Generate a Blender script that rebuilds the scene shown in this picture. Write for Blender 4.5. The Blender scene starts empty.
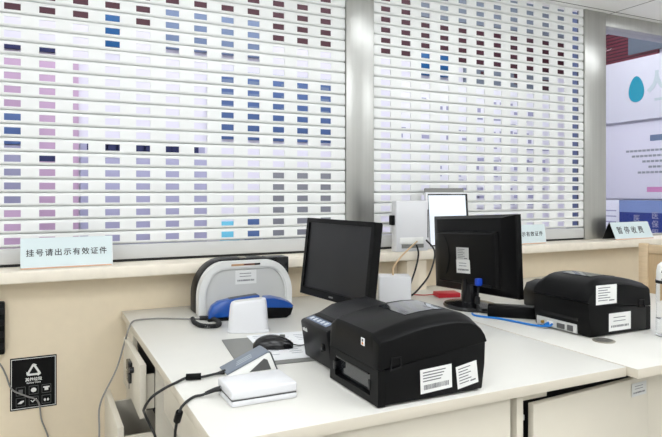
import bpy, bmesh, math, random
from mathutils import Vector, Matrix
random.seed(7)
C = bpy.context.scene.collection
PI = math.pi

# ------------------------------------------------------------------ materials
def mat(name, col, rough=0.5, metal=0.0, emit=None, strength=0.0, coat=0.0, alpha=None, trans=0.0, ior=1.45, spec=0.5):
    m = bpy.data.materials.new(name); m.use_nodes = True
    b = m.node_tree.nodes['Principled BSDF']
    b.inputs['Base Color'].default_value = (*col, 1)
    b.inputs['Roughness'].default_value = rough
    b.inputs['Metallic'].default_value = metal
    b.inputs['IOR'].default_value = ior
    b.inputs['Specular IOR Level'].default_value = spec
    if coat: b.inputs['Coat Weight'].default_value = coat; b.inputs['Coat Roughness'].default_value = 0.08
    if trans: b.inputs['Transmission Weight'].default_value = trans
    if emit: b.inputs['Emission Color'].default_value = (*emit, 1); b.inputs['Emission Strength'].default_value = strength
    return m

def noisy(m, scale, amount, bump=0.0, stretch=None):
    nt = m.node_tree; b = nt.nodes['Principled BSDF']
    tc = nt.nodes.new('ShaderNodeTexCoord'); mp = nt.nodes.new('ShaderNodeMapping')
    if stretch: mp.inputs['Scale'].default_value = stretch
    n = nt.nodes.new('ShaderNodeTexNoise'); n.inputs['Scale'].default_value = scale; n.inputs['Detail'].default_value = 4
    nt.links.new(tc.outputs['Object'], mp.inputs[0]); nt.links.new(mp.outputs[0], n.inputs['Vector'])
    c = b.inputs['Base Color'].default_value[:]
    r = nt.nodes.new('ShaderNodeValToRGB')
    r.color_ramp.elements[0].color = tuple(v*(1-amount) for v in c[:3]) + (1,)
    r.color_ramp.elements[1].color = tuple(min(1, v*(1+amount)) for v in c[:3]) + (1,)
    r.color_ramp.elements[0].position = .3; r.color_ramp.elements[1].position = .7
    nt.links.new(n.outputs[0], r.inputs[0]); nt.links.new(r.outputs[0], b.inputs['Base Color'])
    if bump:
        bp = nt.nodes.new('ShaderNodeBump'); bp.inputs['Strength'].default_value = bump; bp.inputs['Distance'].default_value = .001
        nt.links.new(n.outputs[0], bp.inputs['Height']); nt.links.new(bp.outputs[0], b.inputs['Normal'])
    return m

def s2l(r, g, b):
    f = lambda v: (v/255/12.92) if v/255 <= .04045 else ((v/255+.055)/1.055)**2.4
    return (f(r), f(g), f(b))

M = {}
M['slat'] = mat('shutter_slat_enamel', s2l(237, 238, 236), .45)
M['rail'] = mat('shutter_rail_enamel', s2l(205, 205, 203), .4)
M['rubber'] = mat('black_rubber', (.012, .012, .012), .6)
M['steel'] = noisy(mat('brushed_steel', s2l(186, 186, 182), .34, 0.9), 60, .05, stretch=(1, 1, .02))
M['stone'] = noisy(mat('cream_counter_stone', s2l(238, 229, 212), .35), 25, .04)
M['wall'] = noisy(mat('beige_wall_paint', s2l(230, 215, 188), .7), 30, .015)
M['white_wall'] = mat('white_wall_paint', s2l(243, 243, 241), .7)
M['floor'] = noisy(mat('floor_vinyl', s2l(205, 202, 196), .4), 12, .06)
M['desk'] = noisy(mat('warm_white_laminate', s2l(219, 217, 210), .33), 8, .012)
M['desk_edge'] = mat('laminate_edge', s2l(210, 202, 186), .4)
M['cabinet'] = noisy(mat('beige_laminate', s2l(216, 209, 193), .42), 10, .015)
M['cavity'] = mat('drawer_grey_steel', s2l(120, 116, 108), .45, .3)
M['dark_inside'] = mat('cabinet_shade_black', (.008, .008, .009), .6)  # near black standing in for the shade inside cabinet and pedestal
M['black'] = noisy(mat('black_plastic', (.0032, .0032, .0034), .36, spec=.16), 400, .15, .05)
M['black_gloss'] = mat('black_gloss_plastic', (.008, .008, .009), .2)
M['black_soft'] = mat('black_cable', (.012, .012, .013), .5)
M['charcoal'] = noisy(mat('charcoal_plastic', (.0095, .0095, .0105), .4, spec=.25), 400, .12, .05)
M['window'] = mat('smoked_window', (.015, .017, .02), .06, coat=.6)
M['screen'] = mat('matte_screen', (.014, .014, .0155), .3, spec=.35)
M['dark_slot'] = mat('slot_black', (.004, .004, .004), .7)
M['white_plastic'] = mat('white_plastic', s2l(224, 224, 226), .3)
M['offwhite'] = mat('offwhite_plastic', s2l(240, 240, 236), .4)
M['lightgrey'] = mat('light_grey_plastic', s2l(206, 206, 203), .4)
M['palegrey'] = mat('pale_grey_plastic', s2l(226, 226, 223), .35)
M['grey'] = mat('grey_plastic', s2l(128, 128, 124), .5)
M['midgrey'] = mat('dark_grey_plastic', s2l(88, 88, 88), .5)
M['slate'] = mat('slate_plastic', s2l(122, 130, 141), .45)
M['slate_text'] = mat('slate_print', s2l(176, 182, 190), .5)
M['cable_grey'] = mat('grey_cable', s2l(132, 130, 127), .5)
M['cable_tan'] = mat('tan_cable', s2l(208, 178, 140), .5)
M['cable_blue'] = mat('blue_cable', s2l(22, 120, 205), .4)
M['blue'] = mat('blue_plastic', s2l(6, 74, 158), .28, coat=.25)
M['vga_blue'] = mat('vga_blue', s2l(20, 70, 190), .4)
M['red'] = mat('red_plastic', s2l(200, 34, 48), .4)
M['paper'] = mat('white_paper', s2l(240, 241, 242), .6)
M['print'] = mat('printed_ink', s2l(58, 58, 62), .6)
M['print_grey'] = mat('printed_grey_ink', s2l(150, 154, 162), .6)
M['sticker'] = mat('sticker_paper', s2l(232, 232, 229), .5)
M['sticker_ink'] = mat('sticker_ink', s2l(105, 105, 108), .6)
M['orange'] = mat('orange_ink', s2l(205, 130, 60), .5)
M['sign_face'] = mat('pale_blue_sign_card', s2l(218, 231, 233), .3)
M['sign_line'] = mat('salmon_sign_line', s2l(226, 178, 146), .4)
M['acrylic'] = mat('clear_acrylic_edge', s2l(235, 240, 240), .1)
M['poster_black'] = mat('poster_black', (.004, .004, .004), .45, spec=.15)
M['poster_white'] = mat('poster_white', s2l(225, 225, 222), .5)
M['poster_grey'] = mat('poster_grey', s2l(96, 96, 96), .5)
M['metal'] = mat('zinc_metal', s2l(190, 190, 188), .3, .9)
M['brass'] = mat('grommet_metal', s2l(170, 164, 150), .4, .6)
M['wood'] = noisy(mat('light_maple', s2l(214, 190, 156), .45), 14, .06, stretch=(1, 1, 8))
M['wood_panel'] = noisy(mat('maple_panel', s2l(200, 174, 138), .5), 14, .05, stretch=(8, 1, 1))
M['trim'] = mat('cream_trim', s2l(232, 220, 198), .5)
M['card_tan'] = mat('card_tan', s2l(178, 138, 100), .4)
M['blue_port'] = mat('blue_port', s2l(35, 110, 190), .4)
M['gold'] = mat('gold_connector', s2l(190, 150, 70), .35, .8)
M['lcd_blue'] = mat('pale_display_strip', s2l(112, 124, 146), .25)
M['tablet_glow'] = mat('lit_tablet_screen', s2l(220, 226, 232), .12, emit=s2l(226, 230, 238), strength=.45)
M['diffuser'] = mat('lamp_diffuser', (1, 1, 1), .5, emit=(.925, .96, 1), strength=6.6)
M['hall_diffuser'] = mat('hall_lamp_diffuser', (1, 1, 1), .5, emit=(.96, .97, 1), strength=9.6)
M['lavender'] = mat('hall_lavender_wall', s2l(230, 228, 240), .6)
M['hall_floor'] = mat('hall_floor_tile', s2l(205, 203, 210), .25)
M['maroon'] = mat('maroon_fascia', s2l(72, 34, 44), .45)
M['maroon_dark'] = mat('maroon_louver', s2l(124, 52, 68), .5)
M['hall_grey'] = mat('hall_grey_band', s2l(116, 126, 138), .5)
M['steelblue'] = mat('steel_blue_board', s2l(74, 100, 148), .5)
M['paleblue'] = mat('pale_blue_board', s2l(112, 130, 160), .5)
M['brightblue'] = mat('bright_blue_sign', s2l(6, 84, 140), .4)
M['navy'] = mat('navy_strip', s2l(38, 44, 88), .5)
M['deepblue'] = mat('deep_blue_board', s2l(8, 44, 132), .4)
M['headerblue'] = mat('board_header_blue', s2l(128, 150, 200), .4)
M['pink'] = mat('pink_board', s2l(192, 162, 190), .5)
M['greylav'] = mat('grey_lavender_board', s2l(168, 168, 196), .5)
M['whiteboard'] = mat('white_board', s2l(240, 240, 248), .4)
M['greylav_dark'] = mat('grey_violet_board', s2l(148, 148, 174), .5)
M['dark_grey'] = mat('counter_grey', s2l(128, 130, 136), .5)
M['cyan'] = mat('cyan_sign', s2l(110, 200, 226), .4)
M['teal'] = mat('teal_logo', s2l(36, 166, 192), .4)
M['palegreen'] = mat('pale_sign_letters', s2l(214, 226, 228), .5)
M['slate_column'] = mat('slate_column', s2l(96, 108, 146), .4)
M['pinktext'] = mat('pink_print', s2l(214, 140, 190), .5)

def ceiling_mat():
    m = mat('ceiling_tile', s2l(244, 244, 242), .7)
    nt = m.node_tree; b = nt.nodes['Principled BSDF']
    tc = nt.nodes.new('ShaderNodeTexCoord'); br = nt.nodes.new('ShaderNodeTexBrick')
    br.offset = 0; br.inputs['Scale'].default_value = 1
    br.inputs['Brick Width'].default_value = .6; br.inputs['Row Height'].default_value = .6
    br.inputs['Mortar Size'].default_value = .004; br.inputs['Mortar Smooth'].default_value = 0
    c = s2l(244, 244, 242)
    br.inputs['Color1'].default_value = (*c, 1); br.inputs['Color2'].default_value = (*c, 1)
    br.inputs['Mortar'].default_value = (*s2l(120, 118, 114), 1)
    nt.links.new(tc.outputs['Object'], br.inputs['Vector']); nt.links.new(br.outputs['Color'], b.inputs['Base Color'])
    return m
M['ceiling'] = ceiling_mat()

def glass_mat():
    m = bpy.data.materials.new('window_glass'); m.use_nodes = True
    nt = m.node_tree; nt.nodes.clear()
    o = nt.nodes.new('ShaderNodeOutputMaterial'); mx = nt.nodes.new('ShaderNodeMixShader')
    t = nt.nodes.new('ShaderNodeBsdfTransparent'); g = nt.nodes.new('ShaderNodeBsdfGlossy'); f = nt.nodes.new('ShaderNodeLayerWeight')
    t.inputs[0].default_value = (.96, .97, .98, 1); g.inputs['Roughness'].default_value = .02; f.inputs[0].default_value = .12
    k = nt.nodes.new('ShaderNodeMath'); k.operation = 'MULTIPLY'; k.inputs[1].default_value = .16
    nt.links.new(f.outputs['Facing'], k.inputs[0]); nt.links.new(k.outputs[0], mx.inputs[0]); nt.links.new(t.outputs[0], mx.inputs[1]); nt.links.new(g.outputs[0], mx.inputs[2])
    nt.links.new(mx.outputs[0], o.inputs[0])
    return m
M['glass'] = glass_mat()
M['bottle_clear'] = mat('clear_bottle', (.96, .97, .98), .03, trans=1.0, ior=1.2)

# ------------------------------------------------------------------ mesh builder
class MB:
    def __init__(s): s.bm = bmesh.new(); s.m = 0
    def mat(s, i): s.m = i; return s
    def _tag(s, faces):
        for f in faces: f.material_index = s.m
    def box(s, x0, x1, y0, y1, z0, z1, bev=0.0, seg=2, mtx=None):
        b2 = bmesh.new()
        bmesh.ops.create_cube(b2, size=1)
        for v in b2.verts:
            v.co = Vector(((x0+x1)/2+v.co.x*(x1-x0), (y0+y1)/2+v.co.y*(y1-y0), (z0+z1)/2+v.co.z*(z1-z0)))
        if bev: bmesh.ops.bevel(b2, geom=b2.edges[:], offset=bev, segments=seg, affect='EDGES', profile=.5)
        return s._merge(b2, mtx)
    def _merge(s, b2, mtx=None):
        if mtx is not None: bmesh.ops.transform(b2, matrix=mtx, verts=b2.verts)
        vm = {v: s.bm.verts.new(v.co) for v in b2.verts}
        for f in b2.faces:
            try: n = s.bm.faces.new([vm[v] for v in f.verts]); n.material_index = s.m
            except ValueError: pass
        b2.free(); return s
    def prism(s, pts, plane, a0, a1, bev=0.0, seg=2, mtx=None):
        """closed outline pts in plane 'xz' (extruded along y), 'yz' (along x) or 'xy' (along z)"""
        b2 = bmesh.new()
        def P(u, v, a): return {'xz': (u, a, v), 'yz': (a, u, v), 'xy': (u, v, a)}[plane]
        A = [b2.verts.new(P(u, v, a0)) for u, v in pts]; B = [b2.verts.new(P(u, v, a1)) for u, v in pts]
        n = len(pts)
        b2.faces.new(A); b2.faces.new(B[::-1])
        for i in range(n): b2.faces.new((A[i], B[i], B[(i+1) % n], A[(i+1) % n]))
        bmesh.ops.recalc_face_normals(b2, faces=b2.faces[:])
        if bev:
            ed = [e for e in b2.edges if len(e.link_faces) == 2 and e.calc_face_angle(0) > .5]
            bmesh.ops.bevel(b2, geom=ed, offset=bev, segments=seg, affect='EDGES', profile=.5)
        return s._merge(b2, mtx)
    def ring(s, outer, inner, plane, a0, a1, mtx=None):
        """a flat frame: outer and inner outlines of equal point count"""
        b2 = bmesh.new()
        def P(u, v, a): return {'xz': (u, a, v), 'yz': (a, u, v), 'xy': (u, v, a)}[plane]
        R = [[b2.verts.new(P(u, v, a)) for u, v in pts] for pts, a in ((outer, a0), (inner, a0), (inner, a1), (outer, a1))]
        n = len(outer)
        for k in range(4):
            for i in range(n):
                b2.faces.new((R[k][i], R[k][(i+1) % n], R[(k+1) % 4][(i+1) % n], R[(k+1) % 4][i]))
        bmesh.ops.recalc_face_normals(b2, faces=b2.faces[:])
        return s._merge(b2, mtx)
    def lathe(s, prof, n=28, mtx=None):
        b2 = bmesh.new(); rings = []
        for r, z in prof:
            rings.append([b2.verts.new((max(r, 1e-5)*math.cos(2*PI*i/n), max(r, 1e-5)*math.sin(2*PI*i/n), z)) for i in range(n)])
        for a, b in zip(rings, rings[1:]):
            for i in range(n): b2.faces.new((a[i], a[(i+1) % n], b[(i+1) % n], b[i]))
        b2.faces.new(rings[0][::-1]); b2.faces.new(rings[-1])
        bmesh.ops.recalc_face_normals(b2, faces=b2.faces[:])
        return s._merge(b2, mtx)
    def loft(s, secs, caps=True, mtx=None):
        """list of closed sections of equal point count (3-D points)"""
        b2 = bmesh.new(); R = [[b2.verts.new(p) for p in sec] for sec in secs]; n = len(secs[0])
        for a, b in zip(R, R[1:]):
            for i in range(n): b2.faces.new((a[i], a[(i+1) % n], b[(i+1) % n], b[i]))
        if caps: b2.faces.new(R[0][::-1]); b2.faces.new(R[-1])
        bmesh.ops.recalc_face_normals(b2, faces=b2.faces[:])
        return s._merge(b2, mtx)
    def tube(s, pts, r, n=8, sub=6, radii=None):
        P = [Vector(p) for p in pts]
        if sub > 1 and len(P) > 2:
            Q = []
            for i in range(len(P)-1):
                p0, p1, p2, p3 = P[max(i-1, 0)], P[i], P[i+1], P[min(i+2, len(P)-1)]
                for k in range(sub):
                    t = k/sub
                    Q.append(.5*((2*p1)+(p2-p0)*t+(2*p0-5*p1+4*p2-p3)*t*t+(3*p1-p0-3*p2+p3)*t**3))
            Q.append(P[-1]); P = Q
        secs = []; up = Vector((0, 0, 1))
        T = (P[1]-P[0]).normalized(); N = T.orthogonal().normalized()
        for i, p in enumerate(P):
            t = (P[min(i+1, len(P)-1)]-P[max(i-1, 0)]).normalized()
            N = (N - t*N.dot(t)).normalized(); B = t.cross(N)
            rr = r if radii is None else radii(i/(len(P)-1))
            secs.append([tuple(p+rr*(math.cos(2*PI*k/n)*N+math.sin(2*PI*k/n)*B)) for k in range(n)])
        return s.loft(secs)
    def build(s, name, mats, parent=None, loc=(0, 0, 0), rot=(0, 0, 0), smooth=35):
        me = bpy.data.meshes.new(name); s.bm.to_mesh(me); s.bm.free()
        for m in (mats if isinstance(mats, (list, tuple)) else [mats]): me.materials.append(m)
        if smooth:
            me.polygons.foreach_set('use_smooth', [True]*len(me.polygons)); me.set_sharp_from_angle(angle=math.radians(smooth))
        o = bpy.data.objects.new(name, me); C.objects.link(o)
        o.location = loc; o.rotation_euler = rot
        if parent: o.parent = parent
        return o

def tag(o, label=None, cat=None, group=None, kind=None):
    if label: o['label'] = label
    if cat: o['category'] = cat
    if group: o['group'] = group
    if kind: o['kind'] = kind
    return o
def thing(name, label, cat, loc=(0, 0, 0), rot=(0, 0, 0), group=None):
    o = bpy.data.objects.new(name, None); C.objects.link(o); o.empty_display_size = .05
    o.location = loc; o.rotation_euler = rot
    return tag(o, label, cat, group)
def struct(name, mb, m, label=None): return tag(mb.build(name, m), label, kind='structure')
def copy_tree(o, parent=None):
    c = o.copy(); C.objects.link(c)
    if parent: c.parent = parent
    for ch in list(o.children): copy_tree(ch, c)
    return c
def text_mesh(mb, body, size, mtx, depth=.0004, bold=0.0):
    """lettering as mesh faces added to mb; text lies in local xy, centred, then mtx"""
    cu = bpy.data.curves.new('lettering', 'FONT'); cu.body = body; cu.size = size
    cu.align_x = 'CENTER'; cu.align_y = 'CENTER'; cu.extrude = depth; cu.offset = bold; cu.resolution_u = 3
    o = bpy.data.objects.new('lettering', cu); C.objects.link(o)
    dg = bpy.context.evaluated_depsgraph_get()
    me = bpy.data.meshes.new_from_object(o.evaluated_get(dg))
    b2 = bmesh.new(); b2.from_mesh(me)
    bpy.data.objects.remove(o); bpy.data.curves.remove(cu); bpy.data.meshes.remove(me)
    mb._merge(b2, mtx)
def frame(origin, right, up):
    """matrix whose local x is right, y is up, z is towards the viewer"""
    r = Vector(right).normalized(); u = Vector(up).normalized(); n = r.cross(u)
    m = Matrix((r, u, n)).transposed().to_4x4(); m.translation = Vector(origin); return m

def sticker(name, parent, mtx, w, h, style='barcode', mats=None, corner=None):
    """a printed paper label: paper plus ink in one mesh, local xy plane of mtx"""
    mb = MB(); mb.box(-w/2, w/2, -h/2, h/2, 0, .0006, mtx=mtx); mb.m = 1
    z0, z1 = .0006, .0009
    if style == 'barcode':
        x = -w*.4
        rnd = random.Random(3)
        while x < w*.4:
            bw = rnd.choice((.6, 1.0, 1.6))*w*.014; mb.box(x, x+bw, -h*.36, -h*.16, z0, z1, mtx=mtx); x += bw+rnd.choice((.7, 1.2))*w*.014
        for k, yy in enumerate((.36, .24, .12, .0)):
            mb.box(-w*.42, w*(.3-.05*k), h*yy-h*.022, h*yy+h*.022, z0, z1, mtx=mtx)
    elif style == 'lines':
        for k in range(6):
            mb.box(-w*.4, w*(.05 if k % 2 else .18), h*(.36-.13*k)-h*.02, h*(.36-.13*k)+h*.02, z0, z1, mtx=mtx)
        mb.box(w*.12, w*.38, -h*.34, -h*.28, z0, z1, mtx=mtx)
    elif style == 'heading':
        for k in range(2): mb.box(-w*.3, w*.25, h*(.25-.2*k)-h*.02, h*(.25-.2*k)+h*.02, z0, z1, mtx=mtx)
        rnd = random.Random(5); x = -w*.4
        while x < w*.4:
            mb.box(x, x+w*.04, -h*.3, -h*.18, z0, z1, mtx=mtx); x += w*rnd.choice((.055, .07))
    o = mb.build(name, mats or [M['sticker'], M['sticker_ink']], parent, smooth=0)
    return o

# ------------------------------------------------------------------ room shell
LEDGE = .93; CEIL = 2.24; WY = 2.386; SY = 2.44
struct('floor', MB().box(-1.7, 4.7, -2.2, 2.6, -.1, 0), M['floor'])
struct('ceiling', MB().box(-1.7, 4.7, -2.2, 2.47, CEIL, CEIL+.1), M['ceiling'])
struct('wall_front', MB().box(-1.7, 4.7, WY, 2.56, 0, .889), M['wall'])
struct('wall_left', MB().box(-1.7, -1.5, -2.2, WY, 0, CEIL), M['white_wall'])
struct('wall_right', MB().box(4.5, 4.7, -2.2, WY, 0, CEIL), M['white_wall'])
struct('wall_back', MB().box(-1.5, 4.5, -2.2, -2.0, 0, CEIL), M['white_wall'])
struct('wall_front_left', MB().box(-1.7, -1.12, SY, 2.56, LEDGE, CEIL), M['white_wall'])
struct('wall_front_upper', MB().box(-1.7, 4.7, 2.47, 2.5, CEIL, 4.3), M['white_wall'])
struct('wall_hall_front', MB().box(-1.7, 6.6, 2.57, 2.6, 0, .88), M['white_wall'])
struct('baseboard_front', MB().box(-1.5, 4.5, 2.374, WY, 0, .09, .003), M['trim'])
# counter ledge along the shutters
struct('trim_1', MB().box(-1.5, 4.5, 2.286, 2.62, .889, LEDGE, .006), M['stone'], 'cream stone counter ledge under the shutters')
# wooden support under the ledge
struct('trim_2', MB().box(1.505, 1.612, 2.30, WY, 0, .889, .002), M['trim'], 'cream upright support under the counter ledge')
# steel posts and lintel
for k, (x0, x1) in enumerate(((1.262, 1.408), (2.788, 2.960), (-1.12, -.95))):
    struct('trim_%d' % (3+k), MB().box(x0, x1, 2.430, 2.464, LEDGE, CEIL, .003), M['steel'], 'brushed steel post at the end of a shutter')
struct('trim_6', MB().box(2.960, 4.5, 2.436, 2.56, 2.165, CEIL, .003), M['steel'], 'steel lintel over the open window')
# serving window at the right
w = MB().box(2.960, 4.5, 2.475, 2.483, LEDGE+.012, 2.165)
struct('window_1', w, M['glass'], 'clear pane of the serving window')
tr = MB().box(2.960, 4.5, 2.465, 2.493, LEDGE, LEDGE+.012)
struct('trim_7', tr, M['steel'])

# ------------------------------------------------------------------ roller shutters
PITCH = .0497; HP = .1135; HW = .0535
def slat_mesh(x0, x1, holes):
    xs = [x0]
    for h in holes: xs += [h-HW/2, h+HW/2]
    xs.append(x1)
    prof = [(.017, -.02485), (.010, -.0230), (.004, -.0205), (.0008, -.0165), (0, -.0125), (0, .0125), (.001, .0205), (.005, .0238), (.012, .02485)]
    bm = bmesh.new()
    V = [[bm.verts.new((x, d, z)) for d, z in prof] for x in xs]
    W = [[bm.verts.new((x, d+.006, z)) for d, z in prof] for x in xs]
    for i in range(len(xs)-1):
        for j in range(len(prof)-1):
            if i % 2 == 1 and j == 4:
                a = (V[i][4], V[i+1][4], V[i+1][5], V[i][5]); b = (W[i][4], W[i+1][4], W[i+1][5], W[i][5])
                for k in range(4): bm.faces.new((a[k], a[(k+1) % 4], b[(k+1) % 4], b[k]))
            else:
                bm.faces.new((V[i][j], V[i+1][j], V[i+1][j+1], V[i][j+1])); bm.faces.new((W[i][j], W[i][j+1], W[i+1][j+1], W[i+1][j]))
    bmesh.ops.recalc_face_normals(bm, faces=bm.faces[:])
    me = bpy.data.meshes.new('slat'); bm.to_mesh(me); bm.free(); me.materials.append(M['slat'])
    return me
def shutter(label, x0, x1, first, n):
    holes = [first+HP*k for k in range(n)]
    root = thing('roller_shutter', label, 'shutter', ((x0+x1)/2, SY, LEDGE), group='perforated roller shutters over the counter')
    cx = (x0+x1)/2
    me = slat_mesh(x0-cx, x1-cx, [h-cx for h in holes])
    z = 1.022+.001-LEDGE
    while z < CEIL-LEDGE-.01:
        o = bpy.data.objects.new('slat', me); C.objects.link(o); o.parent = root; o.location = (0, 0, z); z += PITCH
    b = MB().box(x0-cx, x1-cx, -.004, .02, .010, .066, .003); b.build('bottom_bar', M['rail'], root)
    MB().box(x0-cx, x1-cx, -.001, .018, .0005, .010).build('rubber_seal', M['rubber'], root)
    for s in (x0-cx+.004, x1-cx-.004):
        MB().box(s-.004, s+.004, .020, .036, .001, CEIL-LEDGE-.002, .002).build('guide_rail', M['midgrey'], root)
shutter('long white perforated roller shutter left of the middle steel post', -.946, 1.260, -.085-HP*7, 19)
shutter('shorter white perforated roller shutter between the two steel posts', 1.410, 2.786, 1.478, 12)

# ------------------------------------------------------------------ hall beyond the shutters
struct('floor_hall', MB().box(-1.7, 6.7, 2.6, 6.2, -.1, 0), M['hall_floor'])
struct('ceiling_hall', MB().box(-1.7, 6.7, 2.5, 6.2, 4.3, 4.4), M['white_wall'])
struct('wall_hall_back', MB().box(-1.7, 6.7, 6.0, 6.2, 0, 4.3), M['lavender'])
struct('wall_hall_right', MB().box(6.5, 6.7, 2.6, 6.0, 0, 4.3), M['lavender'])
struct('wall_hall_left', MB().box(-1.7, -1.5, 2.6, 6.0, 0, 4.3), M['lavender'])
def board(name, label, cat, m, x0, x1, z0, z1, d=.03, y=5.994, group=None, extra=None):
    mb = MB().box(-(x1-x0)/2, (x1-x0)/2, -d, 0, 0, z1-z0, .003)
    mats = [m]
    if extra:
        mats.append(extra[0]); mb.m = 1
        for r in extra[1]: mb.box(r[0]-(x0+x1)/2, r[1]-(x0+x1)/2, -d-.002, -d, r[2]-z0, r[3]-z0)
    o = mb.build(name, mats, loc=((x0+x1)/2, y, z0)); return tag(o, label, cat, group)
struct('trim_8', MB().box(-1.5, 3.97, 5.97, 6.0, 2.80, 4.3).box(3.97, 6.5, 5.97, 6.0, 2.80, 3.29), M['maroon'], 'maroon fascia band high on the hall wall')
struct('trim_9', MB().box(3.97, 6.5, 5.94, 6.0, 3.29, 4.3), M['hall_grey'], 'grey band above the hall fascia')
board('wall_screen', 'pale blue screen high on the hall wall behind the left shutter', 'screen', M['paleblue'], 1.10, 2.12, 2.60, 2.98, .05)
board('hanging_sign', 'bright blue sign behind the upper left of the left shutter', 'sign', M['brightblue'], .53, .73, 2.56, 2.87, .05, group='bright blue hall signs')
board('hanging_sign', 'bright blue sign behind the top of the shorter shutter', 'sign', M['brightblue'], 4.06, 4.60, 2.60, 2.86, .05, group='bright blue hall signs')
board('notice_board', 'pink notice board behind the far left holes of the left shutter', 'board', M['pink'], -.10, .33, .66, 2.44, extra=(M['navy'], [(.0, .15, 1.475, 1.545)]))
board('sign_strip', 'dark navy strip above the pink notice board', 'sign', M['navy'], -.5, .20, 2.46, 2.55)
board('wall_panel', 'pale pink panel at the far left end of the hall wall', 'panel', M['pink'], -.8, -.11, 1.90, 2.44)
board('wall_panel', 'blue panel under the pale pink panel on the hall wall', 'panel', M['steelblue'], -.8, -.11, 1.62, 1.89)
board('wall_panel', 'grey violet panel at the far left of the hall wall', 'panel', M['greylav_dark'], -.8, -.11, 1.05, 1.61)
board('wall_panel', 'lowest pink panel at the far left of the hall wall', 'panel', M['pink'], -.8, -.11, .60, 1.04)
board('text_strip', 'white strip of dark lettering left of the blue notice board', 'sign', M['greylav'], .345, 1.50, 1.56, 1.68, extra=(M['navy'], [(.40+.085*k, .50+.085*k, 1.585, 1.65) for k in range(12)]))
board('notice_board', 'grey lavender board behind the middle holes of the left shutter', 'board', M['greylav'], .345, 1.52, .62, 1.52)
board('notice_board', 'steel blue board behind the right half of the left shutter', 'board', M['steelblue'], 1.53, 3.05, 1.74, 2.44, extra=(M['paleblue'], [(1.6+.36*k, 1.8+.36*k, 1.80+.13*j, 1.83+.13*j) for k in range(4) for j in range(5)]))
board('reception_counter', 'grey counter front seen low behind the right end of the left shutter', 'counter', M['dark_grey'], 2.12, 3.05, .62, 1.42, .04)
board('poster', 'small cyan poster seen low behind the left shutter', 'poster', M['cyan'], 1.66, 1.86, .60, .90)
board('poster', 'small blue poster right of the cyan poster in the hall', 'poster', M['steelblue'], 1.92, 2.10, .60, .92)
board('notice_board', 'white board of blue text behind the shorter shutter', 'board', M['whiteboard'], 3.72, 6.30, 1.0, 2.50,
      extra=(M['greylav'], [(x_, x_+random.uniform(.05, .15), z_, z_+random.uniform(.03, .06)) for z_ in [1.03+.09*j for j in range(16)] for x_ in [3.75+.12*i for i in range(20)] if random.random() < (.5 if x_ > 4.5 else .22)]))
board('notice_board', 'slate picture board high behind the shorter shutter', 'board', M['hall_grey'], 4.75, 6.3, 2.52, 2.79, extra=(M['maroon'], [(5.0, 5.15, 2.62, 2.72), (5.55, 5.75, 2.6, 2.74), (6.0, 6.2, 2.56, 2.7)]))
# slate column seen through the last holes
struct('trim_10', MB().box(5.47, 5.67, 5.0, 5.03, 0, 4.3), M['slate_column'], 'slim slate column in the hall')
# right wall of the hall, seen through the open window (faces -x)
def wboard(name, label, cat, mats, y0, y1, z0, z1, d=.03, fn=None):
    yc = (y0+y1)/2
    mb = MB().box(-d, 0, y0-yc, y1-yc, 0, z1-z0, .002)
    if fn: fn(mb, yc, z0, d)
    return tag(mb.build(name, mats, loc=(6.494, yc, z0)), label, cat)
def louver(mb, yc, z0, d):
    mb.m = 1
    for k in range(9): mb.box(-d-.004, -d, 4.6-yc, 5.9-yc, .03+.042*k, .045+.042*k)
wboard('louver_panel', 'maroon slatted panel high on the hall wall beyond the open window', 'panel', [M['maroon_dark'], M['maroon']], 4.6, 5.9, 2.80, 3.19, .04, louver)
wboard('beam_cover', 'grey bulkhead at the top right beyond the open window', 'bulkhead', [M['hall_grey']], 3.6, 4.97, 2.86, 3.3, .06)
def logo(mb, yc, z0, d):
    mb.m = 1
    pts = [(.125*math.sin(t)*(1-.22*math.cos(t)), .155*math.cos(t)) for t in [2*PI*k/28 for k in range(28)]]
    mtx = frame((-d-.002, 4.855-yc, 2.43-z0), (0, -1, 0), (0, 0, 1))
    mb.prism([(u*.80, v) for u, v in pts], 'xy', 0, .006, mtx=mtx)
    mb.m = 2
    text_mesh(mb, '人民', .24, frame((-d-.002, 4.47-yc, 2.47-z0), (0, -1, 0), (0, 0, 1)), .002, .012)
    mb.box(-d-.003, -d, 4.40-yc, 4.62-yc, 2.26-z0, 2.29-z0)
def info(mb, yc, z0, d):
    mb.m = 1
    mtx = lambda y, z: frame((-d-.002, y-yc, z-z0), (0, -1, 0), (0, 0, 1))
    for k, (a, b) in enumerate(((5.02, 4.3), (4.94, 4.3), (4.80, 4.3), (4.72, 4.45), (4.86, 4.3))):
        y = a
        while y > b:
            mb.box(-d-.002, -d, y-.045-yc, y-yc, 1.68-.065*k-z0, 1.705-.065*k-z0); y -= .055
    mb.m = 2
    mb.box(-d-.002, -d, 4.3-yc, 4.70-yc, 1.80-z0, 1.87-z0)
    mb.m = 3
    mb.box(-d-.002, -d, 4.3-yc, 4.74-yc, 1.20-z0, 1.26-z0)
wboard('wall_sign', 'large pale sign with a teal droplet beyond the open window', 'sign', [M['whiteboard'], M['teal'], M['palegreen']], 3.5, 5.9, 2.06, 2.80, .06, logo)
wboard('info_board', 'lavender information board with lines of text beyond the open window', 'board', [M['greylav'] if False else M['lavender'], M['print_grey'], M['paleblue'], M['pinktext']], 3.5, 5.9, 1.12, 2.03, .03, info)
def blueb(mb, yc, z0, d):
    mb.m = 1; mb.box(-d-.002, -d, 3.9-yc, 5.10-yc, .955-z0, 1.10-z0)
    mb.m = 2
    for (y, n, z) in ((4.86, 3, .88), (4.74, 2, .80), (4.62, 4, .92), (4.4, 4, .92)):
        for k in range(n): text_mesh(mb, '医保服务'[k], .09, frame((-d-.002, y-yc, z-.1*k-z0), (0, -1, 0), (0, 0, 1)), .001)
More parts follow.
